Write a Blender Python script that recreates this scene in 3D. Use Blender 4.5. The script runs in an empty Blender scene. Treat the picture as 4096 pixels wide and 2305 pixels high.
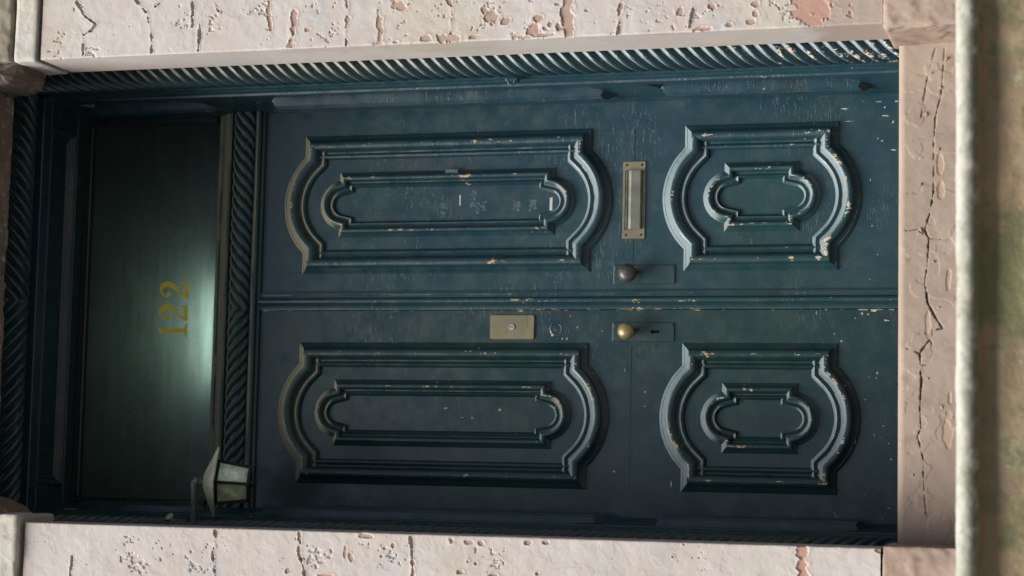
import bpy, math, random
import numpy as np
from mathutils import Matrix, Vector

# ------------------------------------------------------------------ camera, sky, sun, exposure
sc = bpy.context.scene
CAM = Vector((-0.5499, -5.4858, -0.6417))
YAW, PITCH, ROLL, FPX = 0.0984, 0.2869, 0.0062, 8000.0
def cam_ray(u, v):                       # u = right, v = up in the upright view (tangents)
    c, s = math.cos(ROLL), math.sin(ROLL)
    u, v = u*c + v*s, -u*s + v*c
    x, y2, z2 = u, 1.0, v
    c, s = math.cos(PITCH), math.sin(PITCH)
    y, z = y2*c - z2*s, y2*s + z2*c
    c, s = math.cos(YAW), math.sin(YAW)
    return Vector((x*c + y*s, -x*s + y*c, z))
fwd = cam_ray(0, 0).normalized()
up_w = (cam_ray(0, 1) - cam_ray(0, 0)).normalized()      # upright up
rt_w = (cam_ray(1, 0) - cam_ray(0, 0)).normalized()      # upright right
# the photograph is turned a quarter: its right is the door's down, its top is the door's right
R3 = Matrix((-up_w, rt_w, -fwd)).transposed()
cam = bpy.data.cameras.new('camera')
cam.sensor_fit = 'HORIZONTAL'; cam.sensor_width = 36.0
cam.lens = FPX/4096*36.0
cam.clip_start = 0.05; cam.clip_end = 600
cam.dof.use_dof = True; cam.dof.focus_distance = 6.15; cam.dof.aperture_fstop = 2.8
camo = bpy.data.objects.new('camera', cam)
sc.collection.objects.link(camo)
camo.matrix_world = Matrix.Translation(CAM) @ R3.to_4x4()
sc.camera = camo

SUN_AZ, SUN_EL = math.radians(-38), math.radians(55)     # azimuth from the street side (-Y), negative = left
to_sun = Vector((math.sin(SUN_AZ)*math.cos(SUN_EL), -math.cos(SUN_AZ)*math.cos(SUN_EL), math.sin(SUN_EL)))
world = bpy.data.worlds.new('World'); sc.world = world
world.use_nodes = True
wn = world.node_tree
bg = wn.nodes['Background']
sky = wn.nodes.new('ShaderNodeTexSky')
sky.sky_type = 'NISHITA'; sky.sun_disc = False
sky.sun_elevation = SUN_EL
sky.sun_rotation = math.atan2(to_sun.x, to_sun.y) % (2*math.pi)
sky.air_density = 1.0; sky.dust_density = 3.0; sky.ozone_density = 1.0
wn.links.new(sky.outputs[0], bg.inputs['Color'])
bg.inputs['Strength'].default_value = 0.05
sl = bpy.data.lights.new('sun', 'SUN')
sl.energy = 4.8; sl.angle = math.radians(42); sl.color = (1.0, 0.95, 0.88)
so = bpy.data.objects.new('sun', sl); sc.collection.objects.link(so)
so.rotation_euler = (-to_sun).to_track_quat('-Z', 'Y').to_euler()
so.location = (-3, -5, 6)
sc.view_settings.view_transform = 'Standard'; sc.view_settings.look = 'None'
sc.view_settings.gamma = 1.0; sc.view_settings.use_curve_mapping = False
sc.view_settings.exposure = 0.45
sc.cycles.max_bounces = 8

# ------------------------------------------------------------------ helpers
COL = sc.collection
PI = math.pi
BASE = {}
def thing(name, label, cat, loc=(0, 0, 0), group=None):
    o = bpy.data.objects.new(name, None); COL.objects.link(o)
    o.location = loc; o.empty_display_size = 0.1
    o['label'] = label; o['category'] = cat; o['kind'] = 'thing'
    if group: o['group'] = group
    BASE[o.name] = np.array(loc, float)
    return o
class MB:
    def __init__(s): s.v = []; s.f = []; s.a = {}
    def add(s, verts, faces, **attr):
        n = len(s.v)
        verts = [tuple(map(float, p)) for p in verts]
        s.v += verts
        s.f += [tuple(i + n for i in f) for f in faces]
        for k in set(s.a) | set(attr):
            l = s.a.setdefault(k, [0.0]*n)
            val = attr.get(k, 0.0)
            l += list(val) if hasattr(val, '__len__') else [val]*len(verts)
        return s
    def box(s, x0, x1, y0, y1, z0, z1, bev=0.0):
        if bev <= 0:
            return s.add([(x, y, z) for x in (x0, x1) for y in (y0, y1) for z in (z0, z1)],
                  [(0,1,3,2),(4,6,7,5),(0,4,5,1),(2,3,7,6),(0,2,6,4),(1,5,7,3)])
        bm_v = []; b = bev
        for x, dx in ((x0, b), (x1, -b)):
            for y, dy in ((y0, b), (y1, -b)):
                for z, dz in ((z0, b), (z1, -b)):
                    bm_v += [(x, y+dy, z+dz), (x+dx, y, z+dz), (x+dx, y+dy, z)]
        idx = lambda i, j, k, a: ((i*2+j)*2+k)*3+a
        F = []
        for a in range(3):
            o = [q for q in range(3) if q != a]
            for side in (0, 1):
                c = []
                for p, q in ((0,0),(1,0),(1,1),(0,1)):
                    t = [0,0,0]; t[a] = side; t[o[0]] = p; t[o[1]] = q
                    c.append(idx(*t, a))
                F.append(tuple(c))
        for a in range(3):                    # edges running along axis a
            o = [q for q in range(3) if q != a]
            for p in (0, 1):
                for q in (0, 1):
                    t = [0,0,0]; t[o[0]] = p; t[o[1]] = q
                    t2 = list(t); t2[a] = 1
                    F.append((idx(*t, o[0]), idx(*t, o[1]), idx(*t2, o[1]), idx(*t2, o[0])))
        for i in (0,1):
            for j in (0,1):
                for k in (0,1): F.append((idx(i,j,k,0), idx(i,j,k,1), idx(i,j,k,2)))
        return s.add(bm_v, F)
    def grid(s, P, wrap_u=False, wrap_v=False, **attr):      # P[nu][nv][3]
        P = np.asarray(P, float); nu, nv = P.shape[:2]
        F = []
        for i in range(nu if wrap_u else nu-1):
            for j in range(nv if wrap_v else nv-1):
                a, b = i, (i+1) % nu; c, d = j, (j+1) % nv
                F.append((a*nv+c, b*nv+c, b*nv+d, a*nv+d))
        at = {k: np.asarray(v, float).reshape(-1).tolist() for k, v in attr.items()}
        return s.add(P.reshape(-1, 3), F, **at)
    def tube(s, pts, r, n=12, cap=True):
        pts = [Vector(p) for p in pts]; rings = []
        for i, p in enumerate(pts):
            d = ((pts[min(i+1, len(pts)-1)] - p).normalized() + (p - pts[max(i-1, 0)]).normalized()).normalized()
            a = d.orthogonal().normalized() if i == 0 else (a - d*a.dot(d)).normalized()
            b = d.cross(a); rr = r[i] if hasattr(r, '__len__') else r
            rings.append([p + (a*math.cos(t) + b*math.sin(t))*rr for t in [2*PI*k/n for k in range(n)]])
        m = len(s.v)
        s.grid([[tuple(q) for q in ring] for ring in rings], wrap_v=True)
        if cap:
            s.f.append(tuple(m + k for k in range(n)))
            s.f.append(tuple(m + (len(pts)-1)*n + k for k in range(n)))
        return s
    def lathe(s, c, axis, prof, n=28):        # prof: (along, radius)
        axis = Vector(axis).normalized(); a = axis.orthogonal().normalized(); b = axis.cross(a); c = Vector(c)
        s.grid([[tuple(c + axis*h + (a*math.cos(t) + b*math.sin(t))*max(r, 1e-5)) for t in [2*PI*k/n for k in range(n)]] for h, r in prof], wrap_v=True)
        return s
    def prism_y(s, poly, y0, y1):             # poly in (x, z)
        n = len(poly)
        return s.add([(x, y0, z) for x, z in poly] + [(x, y1, z) for x, z in poly],
              [tuple(range(n)), tuple(range(2*n-1, n-1, -1))] + [(i, (i+1) % n, n+(i+1) % n, n+i) for i in range(n)])
def obj(name, mb, mat, parent=None, smooth=35.0, label=None):
    base = BASE.get(parent.name, np.zeros(3)) if parent is not None else np.zeros(3)
    me = bpy.data.meshes.new(name)
    V = np.asarray(mb.v, float) - base
    me.from_pydata(V.tolist(), [], mb.f)
    import bmesh
    bm = bmesh.new(); bm.from_mesh(me); bmesh.ops.recalc_face_normals(bm, faces=bm.faces); bm.to_mesh(me); bm.free()
    for k, vals in mb.a.items():
        at = me.attributes.new(k, 'FLOAT', 'POINT'); at.data.foreach_set('value', np.asarray(vals, np.float32))
    me.materials.append(mat)
    if smooth:
        me.polygons.foreach_set('use_smooth', [True]*len(me.polygons))
        me.set_sharp_from_angle(angle=math.radians(smooth))
    me.update()
    o = bpy.data.objects.new(name, me); COL.objects.link(o)
    if parent is not None: o.parent = parent
    BASE[o.name] = base
    if label: o['label'] = label
    return o
def tag(o, label, cat, group=None):
    o['label'] = label; o['category'] = cat; o['kind'] = 'thing'
    if group: o['group'] = group
def structure(o): o['kind'] = 'structure'; return o

# value noise
def _h(ix, iy, seed):
    h = (ix.astype(np.int64)*374761393 + iy.astype(np.int64)*668265263 + seed*974634777) & 0xffffffff
    h = ((h ^ (h >> 13))*1274126177) & 0xffffffff
    h = ((h ^ (h >> 16))*2246822519) & 0xffffffff
    return ((h ^ (h >> 15)) & 0xffffff)/float(0xffffff)
def vnoise(x, y, seed=0):
    x, y = np.broadcast_arrays(np.asarray(x, float), np.asarray(y, float))
    ix, iy = np.floor(x), np.floor(y); fx, fy = x-ix, y-iy
    fx = fx*fx*(3-2*fx); fy = fy*fy*(3-2*fy)
    a, b, c, d = _h(ix, iy, seed), _h(ix+1, iy, seed), _h(ix, iy+1, seed), _h(ix+1, iy+1, seed)
    return (a*(1-fx)+b*fx)*(1-fy) + (c*(1-fx)+d*fx)*fy
def fbm(x, y, seed=0, oct=4, g=0.5):
    t = 0; a = 1; n = 0
    for o in range(oct):
        t = t + a*vnoise(np.asarray(x)*2**o, np.asarray(y)*2**o, seed+o*17); n += a; a *= g
    return t/n
def sstep(a, b, x):
    t = np.clip((x-a)/(b-a), 0, 1); return t*t*(3-2*t)

# ------------------------------------------------------------------ materials
class Mat:
    def __init__(s, name, rough=0.6, spec=0.5, metal=0.0):
        s.m = bpy.data.materials.new(name); s.m.use_nodes = True
        s.nt = s.m.node_tree; s.b = s.nt.nodes['Principled BSDF']
        s.b.inputs['Roughness'].default_value = rough
        s.b.inputs['Specular IOR Level'].default_value = spec
        s.b.inputs['Metallic'].default_value = metal
        s.geo = s.n('ShaderNodeNewGeometry')
        s.P = s.geo.outputs['Position']
    def n(s, t, **kw):
        x = s.nt.nodes.new(t)
        for k, v in kw.items(): setattr(x, k, v)
        return x
    def set(s, sock, v):
        if isinstance(v, bpy.types.NodeSocket): s.nt.links.new(v, sock)
        elif isinstance(v, (tuple, list)) and len(v) == 3 and sock.type == 'RGBA': sock.default_value = (*v, 1)
        else: sock.default_value = v
    def stretch(s, sc3):
        x = s.n('ShaderNodeVectorMath', operation='MULTIPLY'); s.set(x.inputs[0], s.P); x.inputs[1].default_value = sc3
        return x.outputs[0]
    def noise(s, scale, detail=3, rough=0.55, vec=None, dist=0.0):
        x = s.n('ShaderNodeTexNoise'); s.set(x.inputs['Vector'], vec or s.P)
        x.inputs['Scale'].default_value = scale; x.inputs['Detail'].default_value = detail
        x.inputs['Roughness'].default_value = rough; x.inputs['Distortion'].default_value = dist
        return x.outputs['Fac']
    def math(s, op, a, b=0.0, clamp=False):
        x = s.n('ShaderNodeMath', operation=op, use_clamp=clamp); s.set(x.inputs[0], a); s.set(x.inputs[1], b)
        return x.outputs[0]
    def rng(s, v, a, b, c=0.0, d=1.0, smooth=True):
        x = s.n('ShaderNodeMapRange', clamp=True)
        if smooth: x.interpolation_type = 'SMOOTHSTEP'
        s.set(x.inputs['Value'], v)
        for k, q in zip(('From Min', 'From Max', 'To Min', 'To Max'), (a, b, c, d)): s.set(x.inputs[k], q)
        return x.outputs['Result']
    def mix(s, fac, c1, c2, blend='MIX'):
        x = s.n('ShaderNodeMix', data_type='RGBA', blend_type=blend)
        s.set(x.inputs['Factor'], fac); s.set(x.inputs['A'], c1) if False else None
        s.set(x.inputs[6], c1); s.set(x.inputs[7], c2)
        return x.outputs[2]
    def attr(s, name):
        x = s.n('ShaderNodeAttribute', attribute_name=name); return x.outputs['Fac']
    def xyz(s, v=None):
        x = s.n('ShaderNodeSeparateXYZ'); s.set(x.inputs[0], v or s.P); return x.outputs
    def bump(s, h, strength=0.3, dist=0.002, prev=None):
        x = s.n('ShaderNodeBump'); s.set(x.inputs['Height'], h); x.inputs['Strength'].default_value = strength
        x.inputs['Distance'].default_value = dist
        if prev: s.set(x.inputs['Normal'], prev)
        return x.outputs['Normal']
    def out(s, color=None, rough=None, normal=None):
        if color is not None: s.set(s.b.inputs['Base Color'], color)
        if rough is not None: s.set(s.b.inputs['Roughness'], rough)
        if normal is not None: s.set(s.b.inputs['Normal'], normal)
        return s.m

def paint_material(name, navy=(0.0118, 0.045, 0.066), teal=(0.0138, 0.053, 0.061), chipgain=1.0, dust_and_light=1.0):
    M = Mat(name, 0.45, 0.75)
    X, Y, Z = M.xyz()
    base = M.mix(M.rng(M.noise(2.2, 3), 0.38, 0.62), navy, teal)
    # worn, sun-bleached cast on the weathered lower right
    base = M.mix(M.rng(M.noise(11, 4, 0.65), 0.45, 0.8, 0, 0.55), base, (0.024, 0.058, 0.068))
    grime = M.rng(M.noise(6, 5, 0.7), 0.52, 0.75, 0, 0.5)
    base = M.mix(grime, base, (0.020, 0.034, 0.028))
    # horizontal alligator cracks in the paint film
    streak = M.noise(1.0, 3, 0.6, M.stretch((30, 60, 150)), 0.6)
    smask = M.math('MULTIPLY', M.rng(M.noise(5, 3), 0.42, 0.62), M.rng(X, -0.4, 0.4, 0.35, 1.0))
    sl_ = M.math('MULTIPLY', M.rng(streak, 0.56, 0.68), smask)
    base = M.mix(M.math('MULTIPLY', sl_, 0.13), base, (0.10, 0.17, 0.20))
    # chips where the moulding edges are worn, more of them low down where rain strikes
    wear = M.attr('wear')
    low = M.rng(Z, 2.3, 0.0, 0.0, 1.0, False)
    nA = M.noise(70, 3, 0.6); nB = M.noise(13, 3, 0.6)
    streakA = M.noise(1.0, 2, 0.6, M.stretch((190, 190, 26)))
    val = M.math('ADD', M.math('MULTIPLY', nA, 0.33), M.math('ADD', M.math('MULTIPLY', nB, 0.42), M.math('MULTIPLY', streakA, 0.25)))
    val = M.math('ADD', val, M.math('MULTIPLY', wear, 0.17*chipgain))
    val = M.math('ADD', val, M.math('MULTIPLY', low, 0.045*chipgain))
    chip = M.rng(val, 0.748, 0.760)
    wood = M.mix(M.noise(30, 2), (0.42, 0.30, 0.15), (0.56, 0.44, 0.27))
    primer = M.mix(M.rng(M.math('ADD', low, M.noise(9, 2)), 1.28, 1.5), wood, (0.56, 0.55, 0.48))
    # dusty ledges, olive high up; lower down a grey-blue with lit highlights painted in
    nz = M.xyz(M.geo.outputs['Normal'])[2]
    df = M.math('MULTIPLY', M.rng(nz, 0.12, 0.50), M.rng(Z, 0.9, 1.75, 0.85, 1.0))
    df = M.math('MULTIPLY', df, M.rng(M.noise(60, 3), 0.2, 0.5, 0.6, 0.95))
    df = M.math('MULTIPLY', df, dust_and_light)
    col = M.mix(df, base, M.mix(M.rng(Z, 0.9, 1.75), (0.24, 0.32, 0.355), (0.30, 0.30, 0.20)))
    col = M.mix(chip, col, primer)
    rough = M.rng(M.noise(17, 4), 0.3, 0.7, 0.24, 0.44)
    rough = M.math('MAXIMUM', rough, M.math('MULTIPLY', M.math('MAXIMUM', df, chip), 0.85))
    h = M.math('ADD', M.math('MULTIPLY', sl_, 0.7), M.math('MULTIPLY', M.noise(120, 3, 0.6), 0.35))
    h = M.math('ADD', h, M.math('MULTIPLY', M.noise(1.0, 2, 0.6, M.stretch((220, 220, 9))), 0.35))
    h = M.math('SUBTRACT', h, M.math('MULTIPLY', chip, 1.0))
    nb = M.bump(h, 0.45, 0.0012)
    nb = M.bump(M.noise(24, 3), 0.18, 0.004, nb)
    return M.out(col, rough, nb)
PAINT = paint_material('blue_paint')
PAINT_L = paint_material('blue_paint_shaded_leaf', navy=(0.0095, 0.037, 0.046), teal=(0.0115, 0.043, 0.041))  # left leaf: the jamb's shade put into the paint, darker and greener
PAINT_F = paint_material('blue_paint_frame', chipgain=1.05)
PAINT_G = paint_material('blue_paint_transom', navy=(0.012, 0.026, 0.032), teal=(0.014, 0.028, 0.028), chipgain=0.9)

def stone_material(name, tint=(1, 1, 1), brown=0.0):
    M = Mat(name, 0.82, 0.3)
    X, Y, Z = M.xyz()
    t = lambda c: tuple(k*a*b for k, a, b in zip((0.82, 0.845, 0.865), c, tint))
    c = M.mix(M.rng(M.noise(3.0, 4, 0.6), 0.35, 0.65), t((0.61, 0.53, 0.485)), t((0.66, 0.60, 0.56)))
    c = M.mix(M.rng(M.noise(2.1, 3, 0.5, M.stretch((1.3, 1, 1))), 0.52, 0.70, 0, 0.7), c, t((0.58, 0.51, 0.41)))
    c = M.mix(M.rng(M.noise(4.5, 3), 0.56, 0.70, 0, 0.6), c, t((0.53, 0.54, 0.545)))
    c = M.mix(M.rng(M.noise(14, 4, 0.7), 0.5, 0.8, 0, 0.5), c, t((0.48, 0.41, 0.37)))
    base_coat = M.math('MULTIPLY', M.rng(M.math('ADD', Z, M.math('MULTIPLY', M.math('SUBTRACT', M.noise(5, 4, 0.6), 0.5), 0.35)), 0.20, 0.10), M.rng(X, 0.0, 0.1))
    c = M.mix(M.math('MULTIPLY', base_coat, 0.85), c, (0.36, 0.29, 0.245))
    c = M.mix(M.rng(M.noise(1.0, 4, 0.65, M.stretch((9, 9, 2.2))), 0.55, 0.75, 0, 0.35), c, (0.33, 0.29, 0.25))
    e = M.attr('exposed'); red = M.attr('red')
    tan = M.mix(M.noise(40, 3), (0.35, 0.26, 0.21), (0.45, 0.35, 0.295))
    redc = M.mix(M.noise(25, 3), (0.40, 0.225, 0.175), (0.48, 0.315, 0.265))
    c = M.mix(e, c, M.mix(red, tan, redc))
    dirt = M.attr('pit')
    c = M.mix(M.math('MULTIPLY', dirt, 0.4), c, (0.30, 0.25, 0.20))
    nb = M.bump(M.noise(180, 3, 0.6), 0.25, 0.0012)
    nb = M.bump(M.noise(30, 4, 0.6), 0.10, 0.004, nb)
    return M.out(c, None, nb)
STONE = stone_material('pale_pink_stone_paint')
def brownstone(name, c1, c2, c3, sc1=4, bump=0.4, moss=0.0, rough=0.85):
    M = Mat(name, rough, 0.3)
    c = M.mix(M.rng(M.noise(sc1, 4, 0.6), 0.35, 0.65), c1, c2)
    c = M.mix(M.rng(M.noise(sc1*3.3, 5, 0.7), 0.52, 0.68, 0, 0.9), c, c3)
    e = M.attr('exposed')
    c = M.mix(e, c, (0.50, 0.36, 0.24))
    pit = M.attr('pit')
    c = M.mix(pit, c, (0.045, 0.035, 0.028))
    c = M.mix(M.math('MULTIPLY', M.attr('grime'), 0.85), c, M.mix(M.noise(60, 3), (0.10, 0.11, 0.065), (0.24, 0.24, 0.18)))
    c = M.mix(M.math('MULTIPLY', M.attr('lichen'), M.rng(M.noise(70, 3, 0.7), 0.42, 0.58)), c, (0.42, 0.42, 0.27))
    if moss:
        mo = M.math('MULTIPLY', M.rng(M.math('ADD', M.noise(3.2, 5, 0.7), M.math('MULTIPLY', M.noise(14, 3), 0.25)), 0.60, 0.70), moss)
        c = M.mix(mo, c, M.mix(M.noise(50, 3), (0.16, 0.175, 0.085), (0.25, 0.255, 0.14)))
    nb = M.bump(M.noise(70, 5, 0.7), bump, 0.004)
    nb = M.bump(M.noise(11, 3), bump, 0.012, nb)
    return M.out(c, None, nb)
SLAB = brownstone('painted_brown_stone', (0.33, 0.262, 0.215), (0.385, 0.31, 0.258), (0.30, 0.24, 0.195), 3, 0.1)
PLINTH = brownstone('worn_brown_plinth', (0.34, 0.255, 0.205), (0.42, 0.33, 0.27), (0.30, 0.22, 0.16), 9, 0.3)
SOFFIT = brownstone('flaking_brown_soffit', (0.26, 0.19, 0.155), (0.20, 0.15, 0.125), (0.40, 0.38, 0.35), 7, 0.7)
IMPOST = brownstone('grey_peeling_impost', (0.50, 0.49, 0.46), (0.55, 0.50, 0.43), (0.40, 0.38, 0.33), 6, 0.5)
CAPITAL = brownstone('dull_olive_capital', (0.22, 0.19, 0.15), (0.28, 0.25, 0.2), (0.32, 0.29, 0.25), 6, 0.6)
RISER = brownstone('mossy_brown_riser', (0.31, 0.25, 0.165), (0.38, 0.29, 0.175), (0.22, 0.20, 0.135), 6, 0.9, moss=0.9)
LTOP = brownstone('darkened_brown_landing', (0.075, 0.068, 0.062), (0.09, 0.082, 0.075), (0.065, 0.06, 0.055), 4, 0.3)  # unseen tops darkened to bounce little light, like stone in shade
TREAD = brownstone('weathered_pale_nosing', (0.40, 0.395, 0.36), (0.48, 0.475, 0.435), (0.27, 0.275, 0.23), 9, 0.6, moss=0.25)
PAVE = brownstone('grey_pavement', (0.10, 0.10, 0.10), (0.12, 0.12, 0.118), (0.085, 0.085, 0.085), 2, 0.3)
ASPH = brownstone('asphalt', (0.045, 0.045, 0.047), (0.055, 0.055, 0.056), (0.04, 0.04, 0.04), 3, 0.5)
def metal_mat(name, c1, c2, rough=0.35, metal=1.0, scale=30):
    M = Mat(name, rough, 0.5, metal)
    c = M.mix(M.rng(M.noise(scale, 4, 0.65), 0.35, 0.65), c1, c2)
    r = M.rng(M.noise(scale*2, 3), 0.3, 0.7, rough*0.8, min(1, rough*1.35))
    return M.out(c, r, M.bump(M.noise(scale*4, 3), 0.12, 0.001))
BRASS = metal_mat('aged_brass', (0.40, 0.325, 0.155), (0.31, 0.26, 0.135), 0.38, 0.5)
BRONZE = metal_mat('purple_brown_bronze', (0.075, 0.071, 0.074), (0.105, 0.096, 0.096), 0.40, 0.5)
DULLBRASS = metal_mat('dull_brass_plate', (0.30, 0.265, 0.165), (0.22, 0.21, 0.145), 0.45, 0.6, 18)
FLAPM = metal_mat('tarnished_flap', (0.24, 0.245, 0.21), (0.16, 0.175, 0.155), 0.42, 0.6, 25)
STEEL = metal_mat('bright_keyway', (0.75, 0.75, 0.72), (0.62, 0.62, 0.6), 0.3, 0.9)
DARKM = metal_mat('black_iron', (0.03, 0.032, 0.03), (0.05, 0.05, 0.045), 0.5, 0.4)
BLACK = Mat('dark_hole', 0.9, 0.1).out((0.006, 0.006, 0.007))
PLATEP = paint_material('painted_over_plate', navy=(0.020, 0.052, 0.060), teal=(0.026, 0.056, 0.056), chipgain=0.4)
LROOF = metal_mat('dusty_lantern_roof', (0.33, 0.35, 0.26), (0.25, 0.28, 0.21), 0.7, 0.0, 20)
LPIPE = metal_mat('dusty_grey_pipe', (0.10, 0.115, 0.105), (0.14, 0.15, 0.125), 0.6, 0.1)
GOLD = metal_mat('gold_leaf_numeral', (0.85, 0.62, 0.06), (0.70, 0.50, 0.06), 0.45, 0.0, 40)
PALE = metal_mat('pale_plastic', (0.48, 0.50, 0.38), (0.42, 0.44, 0.34), 0.5, 0.0)
PAPER = metal_mat('paper_scrap', (0.45, 0.50, 0.50), (0.6, 0.62, 0.6), 0.8, 0.0, 60)
RESID = metal_mat('glue_residue', (0.10, 0.155, 0.175), (0.055, 0.10, 0.12), 0.8, 0.0, 120)
CHIPM = metal_mat('bare_wood_chip', (0.50, 0.40, 0.24), (0.60, 0.52, 0.36), 0.9, 0.0, 80)
WHITEP = metal_mat('white_primer_chip', (0.34, 0.37, 0.36), (0.52, 0.52, 0.48), 0.9, 0.0, 80)

def glass_material():
    M = Mat('dusty_transom_glass', 0.25, 0.5)
    nt = M.nt
    dirt = M.noise(5, 4, 0.6)
    col = M.mix(M.rng(dirt, 0.3, 0.7), (0.006, 0.011, 0.011), (0.012, 0.020, 0.017))
    M.out(col, M.rng(M.noise(22, 3), 0.3, 0.7, 0.16, 0.30))
    tr = M.n('ShaderNodeBsdfTranslucent'); M.set(tr.inputs['Color'], M.mix(M.rng(M.noise(170, 3, 0.7), 0.35, 0.7), M.mix(M.rng(M.noise(1.0, 3, 0.6, M.stretch((4, 1, 55))), 0.35, 0.7), M.mix(M.rng(M.noise(9, 4, 0.7), 0.3, 0.7), (0.26, 0.325, 0.30), (0.35, 0.42, 0.39)), (0.40, 0.47, 0.44)), (0.46, 0.50, 0.48)))  # stretched noise paints faint reflection streaks into the translucent colour
    mx = M.n('ShaderNodeMixShader'); mx.inputs[0].default_value = 0.42
    nt.links.new(M.b.outputs[0], mx.inputs[1]); nt.links.new(tr.outputs[0], mx.inputs[2])
    nt.links.new(mx.outputs[0], nt.nodes['Material Output'].inputs['Surface'])
    return M.m
GLASS = glass_material()
def frosted(name, c):
    M = Mat(name, 0.35, 0.5)
    g = M.mix(M.rng(M.noise(38, 4, 0.7), 0.35, 0.75), c, tuple(q*0.6 for q in c))
    M.out(g)
    tr = M.n('ShaderNodeBsdfTranslucent'); M.set(tr.inputs['Color'], g)
    mx = M.n('ShaderNodeMixShader'); mx.inputs[0].default_value = 0.6
    M.nt.links.new(M.b.outputs[0], mx.inputs[1]); M.nt.links.new(tr.outputs[0], mx.inputs[2])
    M.nt.links.new(mx.outputs[0], M.nt.nodes['Material Output'].inputs['Surface'])
    return M.m
GOLD = metal_mat('gold_numeral', (1.0, 0.90, 0.11), (0.96, 0.82, 0.09), 0.4, 0.0, 40)
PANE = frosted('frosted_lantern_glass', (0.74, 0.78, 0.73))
PANE2 = frosted('shaded_lantern_glass', (0.50, 0.50, 0.42))  # darker copy of the frosted glass, uneven light put into its colour
def emis(name, c, s):
    M = Mat(name); M.out((0.8, 0.8, 0.8))
    M.b.inputs['Emission Color'].default_value = (*c, 1); M.b.inputs['Emission Strength'].default_value = s
    return M.m

# ------------------------------------------------------------------ damage read off the stonework: (x, z) in metres
CRACKS=[
(0.0087,0,[(0.894,2.217),(0.848,2.178),(0.809,2.167),(0.774,2.158),(0.725,2.158)]),
(0.0113,0,[(0.885,2.026),(0.803,2.022)]),
(0.007,0,[(0.810,1.997),(0.772,1.998),(0.725,2.000)]),
(0.013,1,[(0.872,1.770),(0.830,1.771),(0.781,1.763)]),
(0.0182,1,[(0.835,1.688),(0.792,1.686),(0.725,1.693)]),
(0.0104,1,[(0.861,1.520),(0.806,1.514),(0.760,1.521)]),
(0.0035,0,[(0.760,1.521),(0.722,1.517)]),
(0.0182,1,[(0.826,1.418),(0.780,1.413),(0.726,1.412)]),
(0.0096,1,[(0.845,1.196),(0.820,1.183),(0.783,1.188)]),
(0.0035,0,[(0.783,1.189),(0.746,1.190)]),
(0.0478,1,[(0.828,0.836),(0.788,0.839),(0.747,0.841),(0.722,0.834)]),
(0.013,1,[(0.808,0.676),(0.776,0.684),(0.756,0.687)]),
(0.0039,0,[(0.756,0.682),(0.724,0.684)]),
(0.007,0,[(0.786,0.465),(0.759,0.472),(0.731,0.474)]),
(0.0043,0,[(0.895,2.419),(0.854,2.393),(0.821,2.349),(0.805,2.367),(0.789,2.395),(0.727,2.392)]),
(0.0043,0,[(0.869,2.153),(0.881,2.130)]),
(0.0052,0,[(0.868,1.953),(0.846,1.937)]),
(0.007,0,[(-0.730,1.885),(-0.763,1.886),(-0.795,1.893),(-0.832,1.887),(-0.860,1.880)]),
(0.0035,0,[(-0.818,2.355),(-0.876,2.359)]),
(0.0096,1,[(-0.727,1.615),(-0.763,1.617),(-0.799,1.611)]),
(0.0035,0,[(-0.799,1.611),(-0.822,1.603),(-0.850,1.596)]),
(0.0061,0,[(-0.727,1.273),(-0.756,1.270),(-0.791,1.266)]),
(0.0113,1,[(-0.795,1.265),(-0.839,1.261)]),
(0.0391,2,[(-0.718,0.149),(-0.744,0.145),(-0.766,0.140),(-0.800,0.136)]),
]
BLOBS=[(0.836,1.351,0.0217,0.0239,1),(0.784,1.070,0.0195,0.0239,0),(0.811,1.087,0.0174,0.013,0),(0.732,1.200,0.0152,0.0391,0),(0.731,1.128,0.0065,0.013,1),(0.726,1.359,0.0052,0.0087,1),(0.771,1.023,0.0087,0.013,0),(0.732,1.260,0.0078,0.0174,0),(0.724,1.420,0.0065,0.0174,0),(0.731,1.694,0.0087,0.0152,0),(0.776,1.646,0.0065,0.0087,1),(0.727,0.980,0.0087,0.0174,0),(0.779,0.928,0.0109,0.0152,1),(0.745,0.940,0.0195,0.0195,1),(0.728,0.913,0.0065,0.0304,0),(0.773,1.020,0.0087,0.013,0),(0.722,0.962,0.0065,0.0304,0),(0.726,0.434,0.0061,0.0239,1),(0.780,0.505,0.013,0.0096,0),(0.734,0.361,0.007,0.0096,1),(0.790,0.409,0.0078,0.0096,1),(0.792,0.286,0.007,0.0078,0),(0.743,0.301,0.007,0.0109,1),(0.795,0.778,0.0035,0.0052,1),(0.748,0.905,0.0061,0.0061,0),(0.759,0.888,0.0078,0.0052,0),(0.817,0.865,0.0061,0.0096,0),(0.770,0.121,0.05,0.076,2),(0.792,0.291,0.0065,0.0087,0),(0.762,0.289,0.0065,0.0087,0),(-0.752,1.325,0.0096,0.0078,1),(-0.737,1.095,0.0096,0.0152,1),(-0.740,1.062,0.0096,0.0122,1),(-0.836,1.650,0.0087,0.0096,1),(-0.828,1.021,0.0078,0.0195,1),(-0.778,1.473,0.0195,0.0061,1),(-0.790,1.455,0.0152,0.0096,1),(-0.847,1.527,0.0087,0.0261,1),(-0.822,1.120,0.0087,0.0152,0),(-0.733,1.145,0.0109,0.0152,0),(-0.729,1.415,0.0078,0.0348,0),(-0.792,1.098,0.0109,0.007,0),(-0.797,1.075,0.0043,0.0061,0),(-0.732,0.918,0.0096,0.0122,1),(-0.731,0.868,0.0052,0.0109,1),(-0.724,0.472,0.0022,0.0035,1),(-0.819,0.892,0.0052,0.007,0),(-0.759,0.504,0.0043,0.0043,0),(-0.725,-0.061,0.0096,0.0152,1)]
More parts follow.
